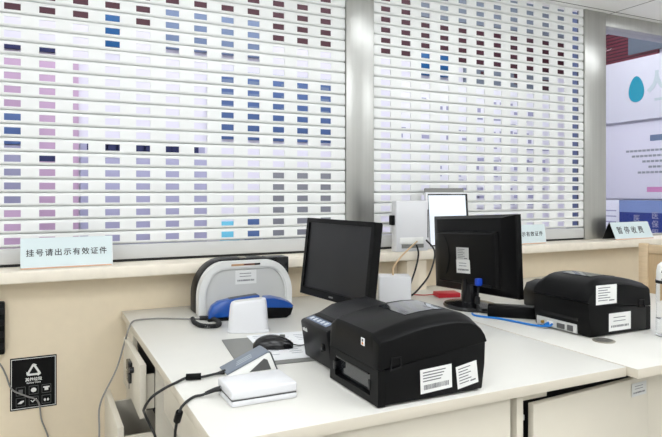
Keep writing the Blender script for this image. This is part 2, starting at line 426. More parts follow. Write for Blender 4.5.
wboard('service_board', 'deep blue board with white characters behind the right counter sign', 'board', [M['deepblue'], M['headerblue'], M['greylav']], 3.9, 5.10, .50, 1.10, .05, blueb)
wboard('poster', 'narrow white poster left of the deep blue board', 'poster', [M['whiteboard'], M['greylav']], 5.12, 5.55, .60, 1.10, .03,
       lambda mb, yc, z0, d: (setattr(mb, 'm', 1), [mb.box(-d-.002, -d, 5.16-yc, 5.34-yc, .75+.07*k-z0, .765+.07*k-z0) for k in range(4)]))

# ------------------------------------------------------------------ lamps
def lamp(label, x, y, w, d, z, m, grp, drop=.006):
    r = thing('ceiling_light', label, 'light', (x, y, z-.03), group=grp)
    MB().ring([(-w/2, -d/2), (w/2, -d/2), (w/2, d/2), (-w/2, d/2)], [(-w/2+.02, -d/2+.02), (w/2-.02, -d/2+.02), (w/2-.02, d/2-.02), (-w/2+.02, d/2-.02)], 'xy', 0, .03).build('frame', M['palegrey'], r)
    MB().box(-w/2+.02, w/2-.02, -d/2+.02, d/2-.02, drop, .028).build('diffuser', m, r)
for x in (-.7, .55, 1.8, 3.3):
    for y, d in ((1.93, .2), (.5, .6), (-.8, .6)):
        wide = y > 1
        lamp('slim ceiling strip light along the counter' if wide else 'square ceiling light panel above the office', x-(0 if wide else .3)+(1.1 if y < -.5 and x > 3 else .15 if y < -.5 and x > 1 else 0), y, .8 if wide else .6, d, CEIL, M['diffuser'],
             'ceiling strip lights along the counter' if wide else 'office ceiling light panels', .006 if wide else -.12)  # office diffusers deepened, glowing sides added to light the ceiling
for x in (-.4, 1.4, 3.2, 5.2):
    for y in (3.5, 4.9): lamp('long ceiling light panel in the hall', x, y, 1.3, .6, 4.3, M['hall_diffuser'], 'hall ceiling light panels')

# ------------------------------------------------------------------ desks
DA = thing('office_desk', 'cream white office desk in the foreground under the large black printer', 'desk', (.822, 1.72, 0), group='office desks')
def L(x0, x1, y0, y1, z0, z1, o, b=.002): return MB().box(x0-o[0], x1-o[0], y0-o[1], y1-o[1], z0, z1, b)
oA = (.822, 1.72)
def desktop(x0, x1, y0, y1, o, parent):
    mb = L(x0, x1, y0, y1, .725, .75, o, .0025)
    mb.bm.normal_update()
    for f in mb.bm.faces:
        if abs(f.normal.z) < .5: f.material_index = 1
    return mb.build('desktop', [M['desk'], M['desk_edge']], parent)
desktop(.282, 1.361, 1.055, 2.384, oA, DA)
L(.30, .99, 1.075, 1.093, 0, .725, oA).build('front_panel', M['cabinet'], DA)
L(.297, .315, 1.093, 1.62, .62, .725, oA).build('apron', M['cabinet'], DA)
L(.297, .322, 1.093, 1.14, 0, .62, oA).build('leg', M['cabinet'], DA)
L(.297, .315, 2.20, 2.37, 0, .725, oA).build('side_panel', M['cabinet'], DA)
DB = thing('office_desk', 'cream white office desk at right under the smaller black printer', 'desk', (1.91, 1.72, 0), group='office desks')
oB = (1.91, 1.72)
desktop(1.366, 2.45, 1.027, 2.384, oB, DB)
L(1.535, 2.43, 1.125, 1.143, 0, .725, oB).build('front_panel', M['cabinet'], DB)
L(2.41, 2.43, 1.075, 2.37, 0, .725, oB).build('side_panel', M['cabinet'], DB)
L(1.535, 1.553, 1.143, 2.37, 0, .725, oB).build('side_panel', M['cabinet'], DB)
g = MB(); g.lathe([(.031, 0), (.033, .0015), (.031, .003), (.0, .0032)], mtx=Matrix.Translation((1.534-oB[0], 1.268-oB[1], .75)))
go = g.build('cable_grommet', M['brass'], DB); go['label'] = 'round metal cable grommet'
g2 = MB()
for k in range(-3, 4):
    hw = math.sqrt(.026**2-(k*.007)**2); g2.box(-hw, hw, k*.007-.0015, k*.007+.0015, .0030, .0036, mtx=Matrix.Translation((1.534-oB[0], 1.268-oB[1], .75)))
gs = g2.build('grommet_slots', M['midgrey'], go)

# cabinet with the door ajar, under the front edge of the desks
K = thing('desk_cabinet', 'beige cabinet with its front door ajar at the bottom right', 'cabinet', (1.25, 1.3, 0))
def kx(x0, x1, y0, y1, z0, z1, name, m, b=.0015): return MB().box(x0-1.25, x1-1.25, y0-1.3, y1-1.3, z0, z1, b).build(name, m, K)
cb = MB()
for r in ((1.012, 1.032, 1.078, 1.55, .04, .722), (1.514, 1.532, 1.135, 1.55, .04, .70), (1.032, 1.514, 1.53, 1.55, .04, .70), (1.032, 1.514, 1.135, 1.53, .04, .06), (1.032, 1.514, 1.15, 1.53, .695, .712), (1.032, 1.13, 1.10, 1.118, .695, .722)):
    cb.box(r[0]-1.25, r[1]-1.25, r[2]-1.3, r[3]-1.3, r[4], r[5], .0015)
cb.build('carcass', M['cabinet'], K)
kx(1.0325, 1.513, 1.14, 1.526, .062, .694, 'shade_block', M['dark_inside'], 0)  # solid black block paints the shaded cavity behind the door
kx(1.0326, 1.043, 1.085, 1.139, .655, .668, 'drawer_slide', M['metal'], .001)
# door pivots at the right edge; its left end stands out
dd = MB().box(-.460, 0, -.018, 0, .06, .690, .0025).build('door', M['cabinet'], K, loc=(1.524-1.25, 1.132-1.3, 0), rot=(0, 0, math.radians(4.2)))
sticker('asset_label', dd, frame((-.044, -.0186, .660), (1, 0, 0), (0, 0, 1)), .066, .036, 'heading', [M['lightgrey'], M['sticker_ink']])

# drawer pedestal at the left side of the desk
P = thing('drawer_pedestal', 'beige drawer pedestal with its lower drawer pulled out, left side of the desk', 'drawer unit', (.5, 1.91, 0))
pb = MB()
def px(mb, x0, x1, y0, y1, z0, z1, b=.0015): return mb.box(x0-.5, x1-.5, y0-1.91, y1-1.91, z0, z1, b)
px(pb, .30, .78, 1.75, 1.766, .02, .722); px(pb, .30, .78, 2.104, 2.12, .02, .722); px(pb, .764, .78, 1.766, 2.104, .02, .722)
px(pb, .30, .764, 1.766, 2.104, .706, .722); px(pb, .30, .764, 1.766, 2.104, .02, .036)
pb.build('carcass', M['cabinet'], P)
px(MB(), .304, .762, 1.768, 2.102, .04, .05, 0).build('bottom_shade_sheet', M['dark_inside'], P)  # dark sheet stands in for shade on the pedestal's bottom board
def drawer(xf, z0, z1, depth, label=None):
    f = px(MB(), xf, xf+.018, 1.755, 2.115, z0, z1, .002).build('drawer', M['cabinet'], P)
    b = MB()
    for r in ((xf+.018, xf+depth, 1.772, 1.782), (xf+.018, xf+depth, 2.088, 2.098), (xf+depth-.01, xf+depth, 1.782, 2.088)): px(b, *r, z0+.02, z1-.035, .001)
    b.build('drawer_box', M['cabinet'], f)
    px(MB(), xf+.018, xf+depth, 1.782, 2.088, z0+.012, z0+.02, 0).build('drawer_tray', M['cavity'], f)
    return f
d1 = drawer(.256, .560, .712, .40)
px(MB(), .2985, .2995, 1.768, 2.102, .565, .704, 0).build('gap_shade_sheet', M['dark_inside'], P)  # black sheet across the opening paints the shade behind the ajar drawer
d2 = drawer(.196, .37, .545, .40)
d3 = drawer(.281, .06, .355, .40)
lk = MB(); lk.box(.244-.5, .2562-.5, 1.90-1.91, 1.955-1.91, .650, .682, .003)
lk.lathe([(.009, 0), (.009, .010), (.007, .013), (0, .0135)], 16, mtx=Matrix.Translation((.2558-.5, 1.875-1.91, .667)) @ Matrix.Rotation(-PI/2, 4, 'Y'))
lk.build('lock', M['black_gloss'], d1)
ky = MB(); ky.box(.246-.5, .2562-.5, 1.915-1.91, 1.965-1.91, .614, .645, .003); ky.box(.250-.5, .252-.5, 1.938-1.91, 1.944-1.91, .592, .616, 0); ky.box(.250-.5, .252-.5, 1.93-1.91, 1.94-1.91, .643, .655, 0)
ky.build('key', M['black_gloss'], d1)

# ------------------------------------------------------------------ label printers
def printer(label, loc, rz):
    W, hw = .228, .114
    r = thing('label_printer', label, 'printer', loc, (0, 0, rz), group='black label printers')
    # lower body, pulled back at the front for the output recess
    mb = MB(); mb.prism([(.018, .004), (.018, .0785), (.15, .094), (.284, .109), (.282, .06), (.274, .004)], 'xz', -hw, hw, .003)
    mb.build('body', M['black'], r)
    # lid: profile lofted across the width with rounded shoulders
    prof = [(0, .080), (0, .112), (.0015, .143), (.006, .151), (.03, .158), (.06, .1655), (.10, .1735), (.14, .1785), (.18, .1805), (.215, .179), (.24, .1735), (.26, .163), (.274, .148), (.283, .13), (.287, .111)]
    def seam(x): return .079+.031*x/.287
    secs = []
    for y, dz, dx in ((-hw, .026, .005), (-hw+.001, .021, .003), (-hw+.005, .0165, .0015), (-hw+.012, .0125, .0005), (-hw+.020, .0075, 0), (-hw+.027, .002, 0), (-hw+.034, 0, 0), (0, 0, 0),
                      (hw-.034, 0, 0), (hw-.027, .002, 0), (hw-.020, .0075, 0), (hw-.012, .0125, .0005), (hw-.005, .0165, .0015), (hw-.001, .021, .003), (hw, .026, .005)):
        sec = []
        for x, z in prof:
            k = max(0, (z-seam(x)))/(.18-.09)
            fr = max(0, 1-x/.06); 
            sec.append((x+dx*(1 if x < .1 else -1)*k, y, z-dz*min(1, k*1.1)*(1 if x > .02 else .75)))
        sec.append((.284, y, .109)); sec.append((.15, y, .0945)); 
        secs.append(sec)
    mb = MB(); mb.loft(secs); mb.build('lid', M['black'], r, smooth=28)
    # front frame with the label outlet
    fo = [(-hw, .003), (hw, .003), (hw, .0785), (-hw, .0785)]
    fi = [(-hw+.034, .018), (hw-.028, .018), (hw-.028, .0655), (-hw+.034, .0655)]
    mb = MB(); mb.ring(fo, fi, 'yz', .0005, .018); mb.build('front_frame', M['black'], r)
    mb = MB()
    n = 10; y0, y1 = -hw+.036, hw-.030
    top = [(y0+(y1-y0)*i/n, .0645) for i in range(n+1)]; bot = [(y0+(y1-y0)*i/n, .026-.007*math.sin(PI*i/n)) for i in range(n+1)]
    mb.prism(top+bot[::-1], 'yz', .012, .0175); mb.build('outlet_shutter', M['window'], r)
    mb = MB(); mb.box(-.003, .012, y0-.006, y0+.003, .030, .052, .002); mb.box(-.003, .012, y1-.003, y1+.006, .030, .052, .002)
    mb.box(-.001, .014, y0+.004, y1-.004, .061, .0655, .001)
    mb.build('tear_bar', M['black_gloss'], r)
    # release latch each side, at the seam
    for s in (-1, 1):
        mb = MB(); y = s*hw
        a, b = (y-.0025, y+.001) if s < 0 else (y-.001, y+.0025)
        mb.ring([(.029, .075), (.058, .079), (.057, .103), (.032, .103)], [(.032, .078), (.055, .0815), (.0545, .100), (.0345, .100)], 'xz', a, b)
        mb.build('release_latch', M['charcoal'], r)
    # glossy window on the lid
    mb = MB(); pts = []
    zz = lambda x: [z for (xa, za), (xb, zb) in zip(prof, prof[1:]) if xa <= x <= xb for z in (za+(zb-za)*(x-xa)/max(xb-xa, 1e-6),)][-1]
    secs = [[(x, -.055, zz(x)+.0004), (x, .062, zz(x)+.0004), (x, .062, zz(x)+.0016), (x, -.055, zz(x)+.0016)] for x in (.105, .12, .14, .16, .18, .20, .215)]
    mb.loft(secs); mb.build('lid_window', M['window'], r)
    # control strip at the front edge
    # rear: port panel, fan-fold slot
    mb = MB(); mb.box(.272, .2815, -hw+.012, hw-.05, .006, .034, .001); pp = mb.build('port_panel', M['lightgrey'], r)
    mb = MB(); mb.box(.281, .285, .03, .052, .010, .028, .001); mb.box(.281, .285, -.012, .018, .010, .026, .001); mb.build('port', M['midgrey'], pp)
    mb = MB(); mb.box(.281, .286, -.052, -.030, .010, .026, .001); mb.build('network_port', M['offwhite'], pp)
    mb = MB(); mb.lathe([(.005, 0), (.005, .007), (.0, .007)], 12, Matrix.Translation((.2815, -.072, .018)) @ Matrix.Rotation(PI/2, 4, 'Y')); mb.build('power_port', M['gold'], pp)
    mb = MB(); mb.box(.279, .2835, -hw+.03, hw-.04, .046, .055, 0); mb.build('rear_slot', M['dark_slot'], r)
    for xa in (.008, .235):
        for ya in (-hw+.012, hw-.042): MB().box(xa, xa+.03, ya, ya+.03, 0, .005).build('foot_pad', M['rubber'], r)
    return r
pr1 = printer('large black label printer nearest the camera, two white stickers on its side', (.631, 1.188, .75), 0)
hw = .114
sticker('sticker', pr1, frame((.147, -hw-.0002, .0435), (1, 0, .05), (-.03, 0, 1)), .083, .052, 'barcode')
sticker('sticker', pr1, frame((.231, -hw-.0002, .0415), (1, 0, .16), (-.12, 0, 1)), .058, .050, 'lines')
mb = MB(); mb.box(-.0009, .0004, -.058, -.043, .118, .1345, .0003); mb.m = 1; mb.box(-.0012, -.0008, -.054, -.047, .120, .125); mb.m = 2; mb.box(-.0012, -.0008, -.054, -.047, .1265, .132)
o = mb.build('inspection_sticker', [M['paper'], M['orange'], M['midgrey']], pr1)
pr2 = printer('smaller looking black label printer at right with a blue cable in its back', (1.796, 1.418, .75), PI)
# rotated half a turn: the side towards the camera is local +y
sticker('sticker', pr2, frame((.207, hw+.0002, .131), (-1, 0, 0), (0, 0, 1)), .092, .060, 'lines')
sticker('sticker', pr2, frame((.146, hw+.0002, .042), (-1, 0, .0), (0, 0, 1)), .100, .056, 'heading')

# slip printer behind the large one
sp = thing('receipt_printer', 'older black printer with a pale control strip, behind the large printer', 'printer', (.648, 1.425, .75))
mb = MB(); mb.prism([(.01, .003), (-.004, .098), (.0, .104), (.052, .118), (.09, .137), (.20, .150), (.235, .135), (.24, .003)], 'xz', -.078, .088, .004)
mb.build('body', M['charcoal'], sp)
def tilt(x, z, dy): return frame((x, dy, z), (0, -1, 0), (math.cos(.262), 0, math.sin(.262)))
mb = MB(); mb.box(-.062, .062, -.011, .011, 0, .0012, .0004, mtx=tilt(.018, .1092, .012)); mb.m = 1
for k in range(5): mb.box(-.05+.022*k, -.038+.022*k, -.006, .006, .0012, .0018, mtx=tilt(.018, .1092, .012))
mb.build('control_strip', [M['lcd_blue'], M['slate_text']], sp)
mb = MB(); mb.box(-.062, .062, -.008, .008, 0, .0016, .0004, mtx=tilt(.041, .1153, .012)); mb.build('paper_slot', M['dark_slot'], sp)
mb = MB(); mb.box(-.006, .008, -.058, -.046, .048, .066, .003); mb.box(-.005, .008, -.046, -.04, .044, .054, .002); mb.build('open_latch', M['black_gloss'], sp)
mb = MB(); text_mesh(mb, 'mini', .017, frame((-.0018, .062, .080), (0, -1, 0), (-.14, 0, 1)), .0006, .0002); mb.build('lettering', M['poster_white'], sp)

# ------------------------------------------------------------------ monitors
def ellipse(rx, ry, n=28): return [(rx*math.cos(2*PI*k/n), ry*math.sin(2*PI*k/n)) for k in range(n)]
# monitor with its screen towards the left: local -y is the screen side
m1 = thing('computer_monitor', 'black monitor with its dark screen facing left, behind the printers', 'monitor', (.896, 1.79, .75), (0, 0, math.radians(-90+7.1)))
tl = Matrix.Translation((0, 0, .222)) @ Matrix.Rotation(math.radians(-6.8), 4, 'X')
w, h = .2015, .135
mb = MB(); mb.ring([(-w, -h), (w, -h), (w, h), (-w, h)], [(-w+.016, -h+.026), (w-.016, -h+.026), (w-.016, h-.016), (-w+.016, h-.016)], 'xz', -.012, .016, mtx=tl); mb.build('bezel', M['black'], m1)
mb = MB(); mb.box(-w+.0155, w-.0155, -.006, .0, -h+.0255, h-.0155, 0, mtx=tl); mb.build('screen', M['screen'], m1)
mb = MB(); mb.loft([[(-w+.002, .012, -h+.002), (w-.002, .012, -h+.002), (w-.002, .012, h-.002), (-w+.002, .012, h-.002)], [(-w+.004, .022, -h+.004), (w-.004, .022, -h+.004), (w-.004, .022, h-.004), (-w+.004, .022, h-.004)], [(-w+.06, .045, -h+.05), (w-.06, .045, -h+.05), (w-.06, .045, h-.05), (-w+.06, .045, h-.05)]], mtx=tl); mb.build('back_shell', M['black'], m1)
mb = MB(); mb.box(-.012, .012, -.0128, -.011, -h+.009, -h+.014, 0, mtx=tl); mb.build('badge', M['grey'], m1)
mb = MB(); mb.box(-.035, .035, .038, .062, .004, .25, .006); mb.build('stand_neck', M['black'], m1)
mb = MB(); mb.prism(ellipse(.11, .085), 'xy', 0, .012, .003, mtx=Matrix.Translation((0, .03, 0))); mb.build('stand_base', M['black'], m1)

# monitor with its back towards the camera: local -y is the back
m2 = thing('computer_monitor', 'black monitor seen from behind with a white sticker on its back', 'monitor', (1.53, 1.872, .75), (0, 0, math.radians(-90-3.4)))
w, h0, h1 = .268, .069, .370
def rc(a, y, z0, z1): return [(-a, y, z0), (a, y, z0), (a, y, z1), (-a, y, z1)]
mb = MB(); mb.loft([rc(w, .022, h0, h1), rc(w, .004, h0, h1), rc(w-.004, .0, h0+.003, h1-.003), rc(w-.055, -.020, h0+.040, h1-.012), rc(w-.060, -.021, h0+.044, h1-.016)]); mb.build('back_shell', M['black'], m2, smooth=20)
mb = MB(); mb.loft([rc(w-.075, -.018, h0+.03, h1-.062), rc(w-.080, -.034, h0+.036, h1-.066), rc(w-.10, -.038, h0+.045, h1-.072)]); mb.build('rear_cover', M['black'], m2, smooth=20)
mb = MB(); mb.box(-w+.012, w-.012, .0215, .0235, h0+.018, h1-.012); mb.build('screen', M['screen'], m2)
mb = MB()
arc = [(-.155+.055*math.cos(t), .21+.085*math.sin(t)) for t in [(-1.2+2.4*k/10) for k in range(11)]]
mb.tube([(x, -.0385, z) for x, z in arc], .0022, 6, 2); mb.build('cover_groove', M['charcoal'], m2)
mb = MB(); mb.box(-.032, .032, -.024, .0, .012, .20, .008); mb.lathe([(.034, .006), (.034, .085), (.030, .11), (.0, .112)], 24, Matrix.Translation((0, -.012, 0))); mb.build('stand_neck', M['black_gloss'], m2)
mb = MB(); mb.lathe([(.115, 0), (.118, .006), (.112, .014), (.06, .022), (.034, .026), (0, .026)], 40, Matrix.Translation((0, -.01, 0)) @ Matrix.Scale(.85, 4, (0, 1, 0))); mb.build('stand_base', M['black_gloss'], m2)
sticker('sticker', m2, frame((-.006, -.0388, .219), (1, 0, 0), (0, 0, 1)), .082, .052, 'lines', [M['lightgrey'], M['sticker_ink']])
sticker('sticker', m2, frame((-.003, -.0394, .171), (1, 0, .02), (-.02, 0, 1)), .090, .052, 'heading')
mb = MB(); mb.box(.092, .114, -.058, -.030, .106, .134, .004); vp = mb.build('video_plug', M['vga_blue'], m2)
mb = MB(); mb.tube([(.103, -.046, .107), (.102, -.05, .07), (.102, -.052, .03), (.11, -.05, .006), (.14, -.02, .005), (.16, .06, .005)], .0035, 8)
mb.box(.094, .110, -.060, -.044, .03, .060, .004); mb.build('video_cable', M['black_soft'], m2)
mb = MB(); mb.box(.105, .165, -.040, -.030, .102, .112, .002); mb.build('power_inlet', M['charcoal'], m2)
Rr = Matrix.Rotation(math.radians(-3), 4, 'Y'); pv = Vector((0, 0, .21))
for o in m2.children:
    if o.name.split('.')[0] in ('back_shell', 'rear_cover', 'screen', 'cover_groove', 'sticker', 'video_plug', 'power_inlet'):
        o.rotation_euler = Rr.to_euler(); o.location = pv-Rr.to_3x3() @ pv+Vector((-.006, 0, -.012))

# ------------------------------------------------------------------ counter signs on the ledge
def counter_sign(label, x, y, w, h, lean, txt, tsize, rz=0.0):
    r = thing('counter_sign', label, 'sign', (x, y, LEDGE), (0, 0, rz), group='pale blue table signs on the ledge')
    s, c_ = math.sin(lean), math.cos(lean)
    up = (0, s, c_)
    F = frame((0, 0, .001), (1, 0, 0), up)
    mb = MB(); mb.box(-w/2, w/2, .004, h, -.002, 0, 0, mtx=F); mb.build('face_card', M['sign_face'], r)
    mb = MB(); mb.box(-w/2, w/2, .0005, .0045, -.003, .0008, 0, mtx=F); mb.build('base_line', M['sign_line'], r)
    mb = MB(); mb.box(w/2, w/2+.003, .0005, h, -.003, .001, 0, mtx=F); mb.build('clear_edge', M['acrylic'], r)
    B = frame((0, 2*h*s+.004, .001), (1, 0, 0), (0, -s, c_))
    mb = MB(); mb.box(-w/2, w/2, 0, h, -.002, 0, 0, mtx=B); mb.build('back_leaf', M['charcoal'] if lean > .3 else M['lightgrey'], r)
    mb = MB()
    n = len(txt); pitch = w*.80/max(n-1, 1) if n > 5 else w*.56/3
    for k, ch in enumerate(txt):
        text_mesh(mb, ch, tsize, F @ Matrix.Translation(((k-(n-1)/2)*pitch+(.0 if n > 5 else -.012), h*.50, .0002)), .0003, .00035)
    mb.build('lettering', M['print'], r)
    return r
counter_sign('pale blue table sign with nine characters at the left end of the ledge', .093, 2.338, .30, .108, .10, '挂号请出示有效证件', .0265, math.radians(2))
counter_sign('pale blue table sign half hidden behind the right monitor', 2.246, 2.338, .30, .100, .10, '挂号请出示有效证件', .0265, math.radians(1))
counter_sign('pale blue table sign with four characters before the open window', 3.07, 2.325, .315, .105, .42, '暂停收费', .046, 0)

# ------------------------------------------------------------------ devices on and by the ledge
wb = thing('wall_terminal', 'white upright terminal box on the ledge between the monitors', 'terminal', (1.528, 2.312, LEDGE))
mb = MB(); mb.box(-.086, .086, -.022, .022, 0, .230, .005); mb.build('body', M['white_plastic'], wb)
mb = MB(); mb.box(-.068, .058, -.026, -.0215, .034, .064, .002); mb.build('cable_cover', M['offwhite'], wb)
mb = MB(); mb.box(-.058, .058, -.0265, -.0225, .016, .033, 0); mb.build('cable_recess', M['grey'], wb)
mb = MB(); mb.box(-.100, -.0855, -.01, .02, .12, .165, .003); mb.build('side_clip', M['black'], wb)
mb = MB(); mb.box(.082, .0875, -.0235, .02, .06, .19, .002); mb.build('side_slot', M['midgrey'], wb)
tb = thing('tablet_display', 'lit tablet display standing on the ledge right of the white terminal', 'tablet', (1.755, 2.318, LEDGE), (0, 0, math.radians(-8)))
F = frame((0, 0, .002), (1, 0, 0), (0, .10, 1))
mb = MB(); mb.box(-.112, .112, .0, .268, -.016, 0, .004, mtx=F); mb.build('housing', M['white_plastic'], tb)
mb = MB(); mb.box(-.101, .111, .012, .260, .0002, .0022, .0008, mtx=F); mb.build('bezel', M['black_gloss'], tb)
mb = MB(); mb.box(-.099, .099, .018, .253, .0023, .0028, 0, mtx=F); mb.build('screen', M['tablet_glow'], tb)
mb = MB(); mb.box(-.105, .105, .06, .290, -.03, -.017, .003, mtx=F); mb.box(-.06, .06, 0, .06, -.05, -.017, .003, mtx=F); mb.build('shadow_plate_and_foot', M['grey'], tb)  # upper grey plate stands in for the tablet's shadow; foot block below
# arched card printer
ap = thing('card_printer', 'grey arched card printer with a black rear against the wall', 'printer', (.6985, 2.15, .75))
def arch(w, h, rx, rz, inset=0.0, n=10):
    w -= inset; h -= inset; rx = max(rx-inset, .01); rz = max(rz-inset, .01)
    p = [(-w, .002+inset*.0), (w, .002+inset*.0)]
    p += [(w-rx+rx*math.cos(t), h-rz+rz*math.sin(t)) for t in [PI/2*k/n for k in range(n+1)]]
    p += [(-w+rx+rx*math.cos(t), h-rz+rz*math.sin(t)) for t in [PI/2+PI/2*k/n for k in range(n+1)]]
    return p
A0 = arch(.181, .192, .10, .125)
mb = MB(); mb.prism(A0, 'xz', .020, .045, .004); mb.build('front_shell', M['palegrey'], ap)
mb = MB(); mb.ring(A0, arch(.181, .192, .10, .125, .022), 'xz', .0, .021); mb.ring(arch(.181, .192, .10, .125, .022), arch(.181, .192, .10, .125, .028), 'xz', .004, .021); mb.build('front_rim', M['palegrey'], ap, smooth=50)
mb = MB(); mb.prism(arch(.181, .192, .10, .125, .026), 'xz', .012, .021); mb.build('face_panel', M['lightgrey'], ap)
mb = MB(); mb.prism(arch(.182, .1985, .11, .13), 'xz', .045, .128, .006); mb.build('rear_housing', M['charcoal'], ap)
mb = MB(); mb.box(-.06, .045, -.0005, .004, .1755, .1835, .001); mb.m = 1; mb.box(-.012, .03, -.001, .0005, .178, .1825, 0); mb.m = 2; mb.box(.03, .052, -.0012, .0002, .1765, .1835, .001)
mb.build('card_slot', [M['card_tan'], M['maroon'], M['black_gloss']], ap)
MB().box(.10, .188, .050, .126, .122, .196, .003).build('card_hopper', M['black_gloss'], ap)
mb = MB(); mb.box(-.012, .014, .05, .09, .1985, .2025, .001); mb.build('slot_cap', M['brass'], ap)
sticker('sticker', ap, frame((.0, .0118, .132), (1, 0, 0), (0, 0, 1)), .082, .052, 'heading')

# blue stapler and blue-black unit
st = thing('stapler', 'blue desk stapler with a grey topped arm, left of the white box', 'stapler', (.62, 2.07, .75), (0, 0, math.radians(-6)))
def yloft(mb, prof_by_y): mb.loft(prof_by_y)
def humps(pts, half, ins):
    cx = sum(p[0] for p in pts)/len(pts); cz = sum(p[1] for p in pts)/len(pts)
    S = lambda k, y: [(cx+(x-cx)*k, y, cz+(z-cz)*k) for x, z in pts]
    return [S(.90, -half), S(.97, -half+ins*.5), S(1, -half+ins), S(1, half-ins), S(.97, half-ins*.5), S(.90, half)]
pts = [(-.088, .008), (.10, .010), (.10, .03), (.05, .034), (.085, .066), (.094, .070), (.094, .079), (.085, .082), (.03, .077), (-.02, .071), (-.055, .064), (-.075, .05), (-.086, .028)]
mb = MB(); mb.loft(humps(pts, .024, .008)); mb.build('arm', M['blue'], st, smooth=50)
mb = MB(); mb.prism([(-.015, .0735), (.03, .0785), (.085, .0835), (.09, .081), (.03, .075), (-.015, .070)], 'xz', -.014, .014, .001); mb.build('top_plate', M['midgrey'], st)
mb = MB(); mb.box(-.092, .10, -.03, .03, 0, .009, .003); mb.build('base', M['black'], st)
bd = thing('desk_unit', 'blue topped black desk unit right of the white box', 'desk unit', (.775, 2.035, .75), (0, 0, math.radians(-10)))
pts = [(-.058, .040), (.052, .034), (.056, .041), (.045, .052), (.02, .064), (-.02, .074), (-.05, .074), (-.060, .060)]
mb = MB(); mb.loft(humps(pts, .034, .012)); mb.build('cover', M['blue'], bd, smooth=50)
pts = [(-.055, .0), (.03, .0), (.046, .010), (.054, .034), (.0, .042), (-.056, .044)]
mb = MB(); mb.loft(humps(pts, .033, .010)); mb.build('body', M['black'], bd, smooth=50)

# white rounded box in front of them
wd = thing('card_reader', 'white rounded upright box in front of the blue stapler', 'card reader', (.612, 1.868, .75), (0, 0, math.radians(-20)))
def rr(hx, hy, r, z, n=6):
    p = []
    for (cx, cy, a0) in ((hx-r, hy-r, 0), (-hx+r, hy-r, PI/2), (-hx+r, -hy+r, PI), (hx-r, -hy+r, 1.5*PI)):
        p += [(cx+r*math.cos(a0+PI/2*k/n), cy+r*math.sin(a0+PI/2*k/n), z) for k in range(n+1)]
    return p
tilt_z = lambda sec, k: [(x, y, z+k*x*.10) for x, y, z in sec]
mb = MB(); mb.loft([rr(.064, .034, .02, .008), rr(.0637, .034, .02, .02), rr(.061, .032, .02, .060), tilt_z(rr(.058, .031, .02, .090), .6), tilt_z(rr(.055, .029, .02, .098), 1), tilt_z(rr(.049, .023, .016, .1005), 1)])
mb.build('body', M['white_plastic'], wd, smooth=50)
mb = MB(); mb.loft([rr(.067, .037, .02, 0), rr(.068, .038, .02, .004), rr(.066, .036, .02, .0085)]); mb.build('base', M['white_plastic'], wd, smooth=50)
mb = MB(); mb.loft([tilt_z(rr(.044, .019, .014, .1006), 1), tilt_z(rr(.044, .019, .014, .1012), 1)]); mb.build('top_inlay', M['lightgrey'], wd)

# coiled cord
mb = MB(); ax = [Vector((.512+(x-.505)*.8, 2.02+(y-2.045)*.8, .7585)) for x, y in ((.468, 2.135), (.458, 2.06), (.468, 1.985), (.505, 1.955), (.54, 1.97), (.553, 2.03), (.548, 2.085), (.52, 2.125), (.50, 2.135))]
Q = []
for i in range(len(ax)-1):
    p0, p1, p2, p3 = ax[max(i-1, 0)], ax[i], ax[i+1], ax[min(i+2, len(ax)-1)]
    for k in range(60):
        t = k/60; Q.append(.5*((2*p1)+(p2-p0)*t+(2*p0-5*p1+4*p2-p3)*t*t+(3*p1-p0-3*p2+p3)*t**3))
hel = []
for i, q in enumerate(Q):
    t = (Q[min(i+1, len(Q)-1)]-Q[max(i-1, 0)]).normalized(); s_ = t.cross(Vector((0, 0, 1))).normalized(); a = i*.62
    hel.append(q+.0058*(math.cos(a)*s_+math.sin(a)*Vector((0, 0, 1))))
mb.tube(hel, .0025, 5, 1); tag(mb.build('coiled_cord', M['black_soft']), 'black coiled cord lying on the desk beside the card printer', 'cord')

# mouse, pad and paper
pd = thing('desk_pad', 'grey desk pad with its left strip showing under a printed sheet', 'pad', (.597, 1.615, .75), (0, 0, math.radians(-7)))
MB().box(-.118, .13, -.152, .150, 0, .003, .001).build('pad', M['grey'], pd)
ps = MB(); ps.box(-.105, .105, -.1485, .1485, 0, .0006); ps.m = 1
for k in range(13):
    for j in range(3):
        if random.random() < .8: ps.box(-.09+.062*j, -.09+.062*j+random.uniform(.02, .05), .125-.02*k, .129-.02*k, .0006, .0008)
tag(ps.build('paper_sheet', [M['paper'], M['print_grey']], loc=(.668, 1.632, .7533), rot=(0, 0, math.radians(-6))), 'white printed paper sheet on the grey pad under the mouse', 'paper')
ms = thing('computer_mouse', 'black computer mouse on the printed sheet', 'mouse', (.606, 1.622, .7545), (0, 0, math.radians(-25)))
secs = []
for k in range(13):
    t = k/12; x = -.057+.114*t
    wv = .031*math.sin(PI*(.06+.88*t))**.45; hv = .036*(math.sin(PI*(.05+.9*t**.85))**.6)
    secs.append([(x, wv*math.cos(a), max(0.0, hv*math.sin(a))) for a in [PI*j/12 for j in range(13)]]+[(x, -wv*.9, 0.0), (x, wv*.9, 0.0)][0:0])
mb = MB(); mb.loft(secs); mb.build('shell', M['black_gloss'], ms, smooth=60)
mb = MB(); mb.box(.018, .034, -.004, .004, .026, .036, .002); mb.build('scroll_wheel', M['midgrey'], ms)
mb = MB(); mb.tube([(.056, 0, .008), (.075, .004, .004), (.10, .02, .003), (.135, .045, .003), (.17, .075, .003)], .0018, 6); mb.build('cable', M['black_soft'], ms)

